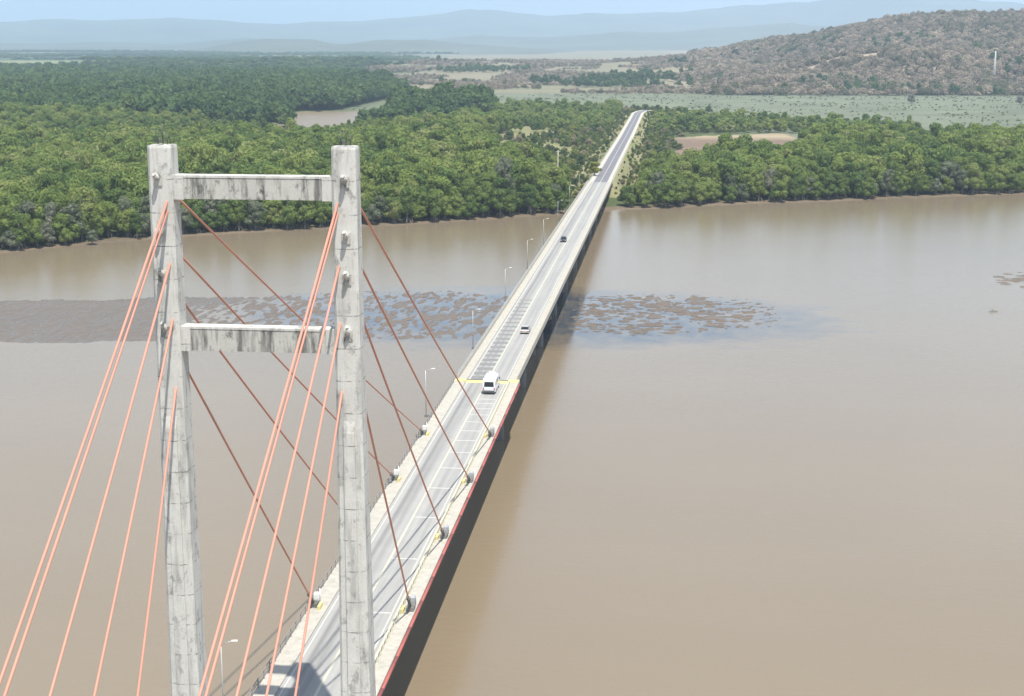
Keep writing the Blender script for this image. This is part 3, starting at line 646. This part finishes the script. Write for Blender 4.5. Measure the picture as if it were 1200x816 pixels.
def stay(z, Y, far, s, xo):
    x0 = s*(LEGX+(.12 if far else -.5)); a = Vector((x0, .95 if far else -.95, 0)); e = Vector((s*5.25, Y, .45))
    p = Vector((x0, -.9, z)); d = (e-p).normalized(); a = p+d*((.9+.6)/d.y) if far else p-d*.3
    m = MB(); n = 14; L = (e-a).length; path = [a]
    for i in range(1, n+1):                 # a slight sag
        t = i/n; q = a.lerp(e, t); q.z -= 4*t*(1-t)*L*.0035; path.append(q)
    sd = (e-a).cross(Vector((0, 0, 1))).normalized(); un = sd.cross((e-a).normalized())
    m.loft([[q+(sd*math.cos(k*math.pi/5)+un*math.sin(k*math.pi/5))*.098 for k in range(10)] for q in path], True, True)
    c = bp(m, 'stay_cable', M['red']); u = (a-e).normalized()
    mm = MB(); mm.tube(e-u*.35, e+u*2.2, .19, .17, 8); mm.tube(e+u*2.2, e+u*2.55, .24, .24, 8); sub(mm, 'guide_tube', M['dark'], c)
    mm = MB(); sy = 1 if far else -1; mm.box(e.x-.42, e.x+.42, Y-.5, Y+.75, .19, .62); mm.loft([[(e.x-.42, Y-.5, .62), (e.x+.42, Y-.5, .62), (e.x+.42, Y+.2, .62), (e.x-.42, Y+.2, .62)], [(e.x-.3, Y-.35, .95), (e.x+.3, Y-.35, .95), (e.x+.3, Y+.05, .85), (e.x-.3, Y+.05, .85)]])
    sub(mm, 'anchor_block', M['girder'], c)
    mm = MB(); xi = e.x-s*.75; mm.box(xi-.16, xi+.16, Y-1.1, Y+.2, .19, .62); sub(mm, 'yellow_kerb', M['yellow'], c)
    mm = MB(); mm.box(e.x-.3, e.x+.3, Y+1.0, Y+1.7, .19, 1.15); mm.tube((e.x+.35, Y+1.3, .19), (e.x+.35, Y+1.3, 1.7), .06, .06, 5); sub(mm, 'damper_box', M['galv' if s > 0 else 'white'], c)
for s in (-1, 1):
    for z, Y in FAR: stay(z, Y, True, s, 0)
    for z, Y in NEARC: stay(z, Y, False, s, 0)

# decks
def deck(y0, y1, hw, stayed):
    Ys = list(np.linspace(y0+.02, y1-.02, 2 if y1 <= 142 else 4))
    m = MB(); m.sweep([(-hw, -.05), (-hw, -.34), (-3.8, -.62), (3.8, -.62), (hw, -.34), (hw, -.05)][::-1], Ys, zd); d = bp(m, 'deck_slab', M['deck_conc'])
    m = MB(); w = 3.75
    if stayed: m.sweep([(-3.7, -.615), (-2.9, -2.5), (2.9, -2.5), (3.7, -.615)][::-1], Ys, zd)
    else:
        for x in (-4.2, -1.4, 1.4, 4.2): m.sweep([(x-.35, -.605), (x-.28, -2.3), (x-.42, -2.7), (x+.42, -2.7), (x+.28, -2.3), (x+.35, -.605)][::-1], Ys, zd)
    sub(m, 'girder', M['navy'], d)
    m = MB(); m.sweep([(-w, -.06), (-w, .0), (w, .0), (w, -.06)], Ys, zd); sub(m, 'carriageway', M['road'], d)
    for s in (-1, 1):
        m = MB(); sec = [(s*w, -.06), (s*w, .17), (s*(w+.06), .19), (s*hw, .19), (s*hw, -.06)]; m.sweep(sec if s < 0 else sec[::-1], Ys, zd); sub(m, 'sidewalk', M['deck_conc'], d)
        if not stayed:
            m = MB(); sec = [(s*(hw-.28), .185), (s*(hw-.22), .95), (s*(hw-.02), .95), (s*(hw-.0), .185)]; m.sweep(sec if s < 0 else sec[::-1], Ys, zd); sub(m, 'parapet', M['deck_conc'], d)
    return d
deck(JN, J0, HW, True)
for a, b in zip(spans[:-1], spans[1:]): deck(a, b, HA, False)
for b, a in zip(nspans[:-1], nspans[1:]): deck(a, b, HA, False)
# piers
for Y in spans[:-1]+nspans:
    z = zd(Y); m = MB()
    for x in (-2.2, 2.2): m.tube((x, Y, -16), (x, Y, z-3.3), .7, .7, 14)
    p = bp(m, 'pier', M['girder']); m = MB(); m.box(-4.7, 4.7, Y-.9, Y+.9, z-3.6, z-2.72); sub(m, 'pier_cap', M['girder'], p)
m = MB(); m.box(-5.6, 5.6, 545.2, 547.5, -12, -4.4); bp(m, 'abutment', M['girder'])
# markings on the carriageway
m = MB(); m.sweep([(-.13, .003), (-.13, .006), (.13, .006), (.13, .003)], [-320, 142], zd); bp(m, 'centre_line', M['lane_yellow'])
m = MB(); m.sweep([(-.13, .003), (-.13, .006), (.13, .006), (.13, .003)], [142.05, 545], zd); bp(m, 'centre_line', M['lane_yellow'])
for s in (-1, 1):
    for y0, y1 in ((-320, 142), (142.05, 545)):
        m = MB(); m.sweep([(s*3.35-.08, .003), (s*3.35-.08, .006), (s*3.35+.08, .006), (s*3.35+.08, .003)], [y0, y1], zd); bp(m, 'edge_line', M['lane_white'])
for Y in (34, 50.5, 65.6, 78, 87.5, 95.5, 102, 107.6, 113, 117.5, 121.5, 125, 128):
    m = MB(); m.box(.2, 3.2, Y-.16, Y+.16, .003, .012); bp(m, 'rumble_strip', M['lane_white'])
for k in range(20):
    Y = 143.8+k*3.7*(1+.01*k); m = MB(); w = max(.5, 1.25-.035*k); m.sweep([(-3.2, .003), (-3.2, .007), (-.2, .007), (-.2, .003)], [Y-w, Y+w], zd); bp(m, 'rumble_strip', M['dark_bar'])
m = MB(); m.box(-3.7, 3.7, 139.6, 141.7, .003, .010); bp(m, 'joint_stripe', M['yellow'])
for s in (-1, 1):
    m = MB(); x0, x1 = sorted((s*3.8, s*5.7)); m.box(x0, x1, 139.6, 141.7, .192, .26); bp(m, 'joint_stripe', M['yellow'])
m = MB(); m.box(-3.7, 3.7, 141.75, 142.25, -.02, .008); bp(m, 'expansion_joint', M['rubber'])
for y0, y1, name in ((150, 157, 0), (186, 194, 1)): pass
# railings of the stayed part
def rail_set(x, y0, y1, step, mat, rails, h, pw, name):
    m = MB()
    for z, r in rails: m.sweep([(x-r, z-r), (x-r, z+r), (x+r, z+r), (x+r, z-r)], [y0, y1], zd)
    o = bp(m, name, mat); pm = MB(); pm.box(-pw, pw, -pw, pw, 0, h-.03); me = pm.mesh('post'); me.materials.append(mat)
    y = y0+.3
    while y < y1:
        q = bpy.data.objects.new('post', me); COL.objects.link(q); q.parent = o; q.location = (x, y, .188+zd(y)); y += step
rail_set(-5.62, -78, 139, 2.0, M['rail'], ((1.1, .035), (.7, .025)), 1.0, .045, 'railing')
rail_set(4.3, -78, 139, 1.5, M['post'], ((.85, .07),), .7, .12, 'railing')
m = MB()
for y in np.arange(-79, 139.9, 7.3): m.tube((5.92, y, -.12), (5.92, min(y+7.3, 140.5), -.12), .17, .17, 10)
rp = bp(m, 'red_edge_pipe', M['redpipe'])
for y in np.arange(-77, 140, 7.3):
    mm = MB(); mm.box(5.74, 5.94, y-.12, y+.12, -.42, -.27); sub(mm, 'pipe_bracket', M['dark'], rp)
m = MB()
for z in (1.25,): m.sweep([(-5.45, z-.04), (-5.45, z+.04), (-5.37, z+.04), (-5.37, z-.04)], [142.3, 545], zd)
rl = bp(m, 'handrail', M['galv'])
pm = MB(); pm.box(-.04, .04, -.04, .04, 0, .33); me = pm.mesh('post'); me.materials.append(M['galv'])
for y in np.arange(143, 545, 4.0):
    q = bpy.data.objects.new('post', me); COL.objects.link(q); q.parent = rl; q.location = (-5.41, y, .93+zd(y))

# ------------------------------------------------------------------ road on the embankment
def road_strip(name, mat, o0, o1, dz, dash=None):
    pts = []; n = 0
    for (ax, ay), (bx, by) in zip(ROAD[:-1], ROAD[1:]):
        k = max(2, int(math.hypot(bx-ax, by-ay)/15))
        for i in range(k): pts.append((ax+(bx-ax)*i/k, ay+(by-ay)*i/k))
    pts.append(ROAD[-1]); pts[0] = (0, 545.03); pts = np.array(pts); V = []
    tg = np.gradient(pts, axis=0); tg /= np.linalg.norm(tg, axis=1, keepdims=True); nr = np.stack([tg[:, 1], -tg[:, 0]], 1)
    for p, q in zip(pts, nr):
        z = float(road_z(p[1]))+dz
        for o in (o0, o1): V.append((p[0]+q[0]*o, p[1]+q[1]*o, z))
    o = link(name, np_mesh(name, V, grid_faces(len(pts), 2)[:, ::-1]), mat); return tag(o, kind='structure')
M['gravel'] = plain('pale_gravel', (.46, .43, .36), .95, 0, .3, .5)
sh = road_strip('road_shoulder', M['gravel'], -5.3, 5.3, -.004)
rd_ = road_strip('road', M['asphalt'], -3.3, 3.3, .004)
for nm, o0, o1, mt in (('centre_line', -.12, .12, 'lane_white'), ('edge_line', -3.2, -3.0, 'lane_white'), ('edge_line', 3.0, 3.2, 'lane_white')):
    o = road_strip(nm, M[mt], o0, o1, .010); del o['kind']; o.parent = rd_
def guard(x):
    g = empty('guard_rail', (x, 548, -4)); tag(g, 'pale steel guard rail along the %s side of the road past the bridge' % ('left' if x < 0 else 'right'), 'guard rail', 'road guard rails')
    m = MB(); ys = np.linspace(0, 320, 17); zf_ = lambda y: float(road_z(548+y))+4
    m.sweep([(-.04, .45), (-.08, .6), (-.04, .78), (.04, .78), (.04, .45)], ys, zf_); m.build('rail', M['galv'], g)
    pm = MB(); pm.box(-.06, .06, -.06, .06, -.1, .7); me = pm.mesh('post'); me.materials.append(M['galv'])
    for y in np.arange(2, 320, 8.): link('post', me, None, g, (0, y, zf_(y)))
guard(-5.0); guard(5.0)

# ------------------------------------------------------------------ street lamps
def lamp(y, label, first=[None]):
    if first[0] is None:
        m = MB(); m.tube((0, 0, 0), (0, 0, 7.4), .07, .04, 8); pole = m.mesh('pole'); pole.materials.append(M['galv'])
        m = MB(); m.tube((0, 0, 7.35), (1.1, 0, 7.75), .03, .025, 6); arm = m.mesh('arm'); arm.materials.append(M['galv'])
        m = MB(); m.loft([[(1.0, -.09, 7.70), (1.0, .09, 7.70), (1.0, .07, 7.79), (1.0, -.07, 7.79)], [(1.55, -.10, 7.74), (1.55, .10, 7.74), (1.55, .07, 7.83), (1.55, -.07, 7.83)]]); head = m.mesh('lamp_head'); head.materials.append(M['white'])
        m = MB(); m.box(-.25, 1.35, -.2, .2, -.35, 0.0); br = m.mesh('bracket'); br.materials.append(M['girder']); first[0] = (('pole', pole), ('arm', arm), ('lamp_head', head), ('bracket', br))
    x = -HW-1.2 if y < 142 else -HA-1.2
    t = empty('street_lamp', (x, y, zd(y)-.1)); tag(t, label, 'street lamp', 'street lamps along the left edge of the bridge')
    for n, me in first[0]: link(n, me, None, t)
LY = [8, 62.5, 117, 171.5, 228, 281, 331, 387, 443, 500]
LN = ['slim steel street lamp nearest the pylon, beside the left red stays', 'slim street lamp on the left deck edge, second beyond the pylon', 'slim street lamp on the left edge just before the yellow joint stripe',
      'slim street lamp on the left edge, first past the yellow joint stripe', 'slim street lamp on the left edge, second past the yellow stripe', 'slim street lamp on the left edge, third past the yellow stripe',
      'slim street lamp on the left edge, fourth past the yellow stripe', 'slim street lamp on the left edge, over the far shore water', 'slim street lamp on the left edge in front of the far mangroves', 'farthest street lamp on the left edge, where the trees begin']
for y, l in zip(LY, LN): lamp(y, l)
def pole(y, x, h, label):
    z = float(height(np.array([x]), np.array([y]))[0]); t = empty('utility_pole', (x, y, z)); tag(t, label, 'pole')
    m = MB(); m.tube((0, 0, -.5), (0, 0, h), .2, .13, 8); m.build('pole', M['post'], t); m = MB(); m.box(-1.1, 1.1, -.08, .08, h-.8, h-.6); m.build('cross_arm', M['post'], t)
pole(556, -20, 19, 'tall pale utility pole among the trees left of the bridge end')

# ------------------------------------------------------------------ vehicles
M['vwhite'] = NT('van_white_paint').set(Roughness=.35).m; M['vwhite'].node_tree.nodes['Principled BSDF'].inputs['Base Color'].default_value = (.74, .76, .80, 1)
M['vdark'] = plain('car_dark_paint', (.045, .05, .06), .3); M['vsilver'] = plain('car_silver_paint', (.50, .48, .44), .35, .3)
M['glass'] = NT('vehicle_glass').set(Roughness=.08).m; M['glass'].node_tree.nodes['Principled BSDF'].inputs['Base Color'].default_value = (.015, .018, .022, 1)
M['tyre'] = plain('tyre_rubber', (.02, .02, .02), .9); M['lampred'] = plain('tail_lamp_red', (.45, .02, .02), .3)
def wheels(t, w, ys, r):
    for s in (-1, 1):
        for y in ys:
            m = MB(); m.tube((s*(w/2-.24), y, r), (s*(w/2+.01), y, r), r, r, 14); k = m.build('wheel', M['tyre'], t)
            mm = MB(); mm.tube((s*(w/2), y, r), (s*(w/2+.025), y, r), r*.55, r*.5, 10); mm.build('rim', M['galv'], k)
def minibus():
    t = empty('minibus', (1.55, 134.6, .002)); tag(t, 'white minibus driving away across the yellow stripe on the bridge', 'minibus'); w, L, h = 2.15, 6.6, 2.75
    prof = [(-L/2, .42), (-L/2-.03, 1.2), (-L/2+.12, 2.45), (-L/2+.35, h), (L/2-1.7, h-.05), (L/2-1.2, h-.3), (L/2-.35, 1.45), (L/2, 1.25), (L/2+.02, .45)]
    m = MB(); rings = []
    for x, k in ((-w/2+.12, .965), (-w/2, 1.0), (w/2, 1.0), (w/2-.12, .965)):
        pass
    def ring(x, top): return [(x, y, z if z < 1.3 else 1.3+(z-1.3)*top) for y, z in prof]
    m.loft([ring(-w/2+.16, 1.0), ring(-w/2+.05, .93), ring(-w/2, .80), ring(-w/2, .55)][:1]+[ring(w/2-.16, 1.0)])
    for s in (-1, 1):
        a = [(s*(w/2-.16), y, z) for y, z in prof]; b = [(s*(w/2), y, min(z, 1.3+(z-1.3)*.88)) for y, z in prof]; b = [(x, y*.985, z) for x, y, z in b]
        m.loft([a, b] if s > 0 else [b, a])
    m.build('body', M['vwhite'], t)
    m = MB(); m.add([(-.85, -L/2+.005, 1.35), (.85, -L/2+.005, 1.35), (.78, -L/2+.075, 2.2), (-.78, -L/2+.075, 2.2)], [(0, 1, 2, 3)]); m.v = [(x, y-.035, z) for x, y, z in m.v]; m.build('rear_window', M['glass'], t)
    m = MB(); m.box(-1.0, 1.0, -L/2-.16, -L/2+.1, .40, .72); m.build('bumper', M['dark'], t)
    for s in (-1, 1):
        m = MB(); m.box(min(s*.84, s*1.0), max(s*.84, s*1.0), -L/2-.06, -L/2+.05, .85, 1.25); m.build('tail_lamp', M['lampred'], t)
        for y in (-2.3, -1.0, .3):
            m = MB(); m.box(min(s*(w/2-.05), s*(w/2+.012)), max(s*(w/2-.05), s*(w/2+.012)), y-.55, y+.55, 1.45, 2.1); m.build('side_window', M['glass'], t)
        m = MB(); m.box(min(s*(w/2), s*(w/2+.22)), max(s*(w/2), s*(w/2+.22)), L/2-1.15, L/2-1.0, 1.5, 1.85); m.build('mirror', M['dark'], t)
    m = MB(); m.add([(-.85, L/2-1.05, 2.25), (.85, L/2-1.05, 2.25), (.95, L/2-.42, 1.5), (-.95, L/2-.42, 1.5)], [(3, 2, 1, 0)]); m.v = [(x, y+.06, z+.05) for x, y, z in m.v]; m.build('windscreen', M['glass'], t)
    for y in (-2.2, -1.5, -.8, -.1, .6): m = MB(); m.box(-.8, .8, y-.05, y+.05, h-.03, h+.03); m.build('roof_rib', M['galv'], t)
    m = MB(); m.box(-.55, .55, .95, 1.7, h-.06, h+.14); m.build('roof_unit', M['vwhite'], t)
    wheels(t, w, (-2.0, 2.1), .38)
minibus()
def car(x, y, rz, mat, label):
    t = empty('car', (x, y, zd(y)+.002), rz); tag(t, label, 'car'); w = 1.75
    pr = [(-2.1, .35), (-2.12, .75), (-1.95, .92), (1.2, .92), (2.0, .72), (2.1, .35)]
    m = MB(); m.loft([[(s*w/2*k, a*q, z) for a, z in pr] for s, k, q in ((-1, 1, .97), (-1, .96, 1), (1, .96, 1), (1, 1, .97))]); m.build('body', mat, t)
    cb = [(-1.75, .91), (-1.35, 1.44), (.25, 1.46), (1.05, .91)]
    m = MB(); m.loft([[(s*k*(w/2-.06 if z < 1 else w/2-.2), a, z) for a, z in cb] for s, k in ((-1, 1), (1, 1))]); c = m.build('cabin', M['glass'], t)
    m = MB(); m.box(-w/2+.2, w/2-.2, -1.38, .28, 1.44, 1.49); m.build('roof', mat, t)
    for s in (-1, 1):
        m = MB(); m.box(min(s*.5, s*.82), max(s*.5, s*.82), -2.14, -2.05, .62, .78); m.build('tail_lamp', M['lampred'], t)
        m = MB(); m.box(min(s*.5, s*.8), max(s*.5, s*.8), 1.98, 2.1, .58, .7); m.build('headlight', M['white'], t)
    wheels(t, w, (-1.3, 1.3), .31)
car(-.9, 336, math.pi, M['vdark'], 'small dark car far along the bridge near the centre line')
car(2.2, 187.5, 0, M['vsilver'], 'small silver car in the right lane beyond the white minibus')

# ------------------------------------------------------------------ small things
d = direction(1165, 88)
def mast():
    P = CAM+d/np.hypot(d[0], d[1])*2050; z = float(height(np.array([P[0]]), np.array([P[1]]))[0]); t = empty('radio_mast', (P[0], P[1], z-.5))
    tag(t, 'thin white lattice radio mast on the dry hillside at right', 'radio mast'); H = 42
    for i in range(3):
        a = i*2.094; m = MB(); m.tube((1.9*math.cos(a), 1.9*math.sin(a), 0), (.5*math.cos(a), .5*math.sin(a), H), .28, .2, 5); m.build('leg', M['white'], t)
    m = MB()
    for k in range(12):
        z0, z1 = H*k/12, H*(k+1)/12; r0, r1 = 1.9-1.4*k/12, 1.9-1.4*(k+1)/12
        for i in range(3):
            a, b = i*2.094, (i+1)*2.094; m.tube((r0*math.cos(a), r0*math.sin(a), z0), (r1*math.cos(b), r1*math.sin(b), z1), .1, .1, 4)
    m.build('bracing', M['white'], t)
    m = MB(); m.tube((0, 0, H-.3), (0, 0, H+5), .12, .06, 5); m.build('antenna', M['white'], t)
mast()
def log():
    t = empty('driftwood', (117, 280.3, WATER), .5); tag(t, 'dark driftwood branch sticking out of the water at right', 'driftwood')
    m = MB(); m.tube((-1.8, 0, -.3), (.2, .1, .25), .2, .16, 7); m.tube((.2, .1, .25), (1.7, -.2, .1), .16, .06, 7); m.build('trunk', M['bark'], t)
    m = MB(); m.tube((0, .1, .2), (.4, .5, 1.1), .09, .03, 5); m.tube((-.8, 0, .05), (-1.1, -.4, .8), .07, .03, 5); m.build('branch', M['bark'], t)
log()

# ------------------------------------------------------------------ haze
m = MB(); m.box(-42000, 42000, -6000, 46000, -18, 900)
hz = m.build('haze', None); tag(hz, kind='stuff')
hm = bpy.data.materials.new('haze_air'); hm.use_nodes = True; hm.node_tree.nodes.clear()
ho = hm.node_tree.nodes.new('ShaderNodeOutputMaterial'); pv = hm.node_tree.nodes.new('ShaderNodeVolumePrincipled')
pv.inputs['Color'].default_value = (.62, .80, 1.0, 1); pv.inputs['Density'].default_value = 1.05e-4; pv.inputs['Anisotropy'].default_value = .1
hm.node_tree.links.new(pv.outputs[0], ho.inputs['Volume']); hz.data.materials.append(hm)
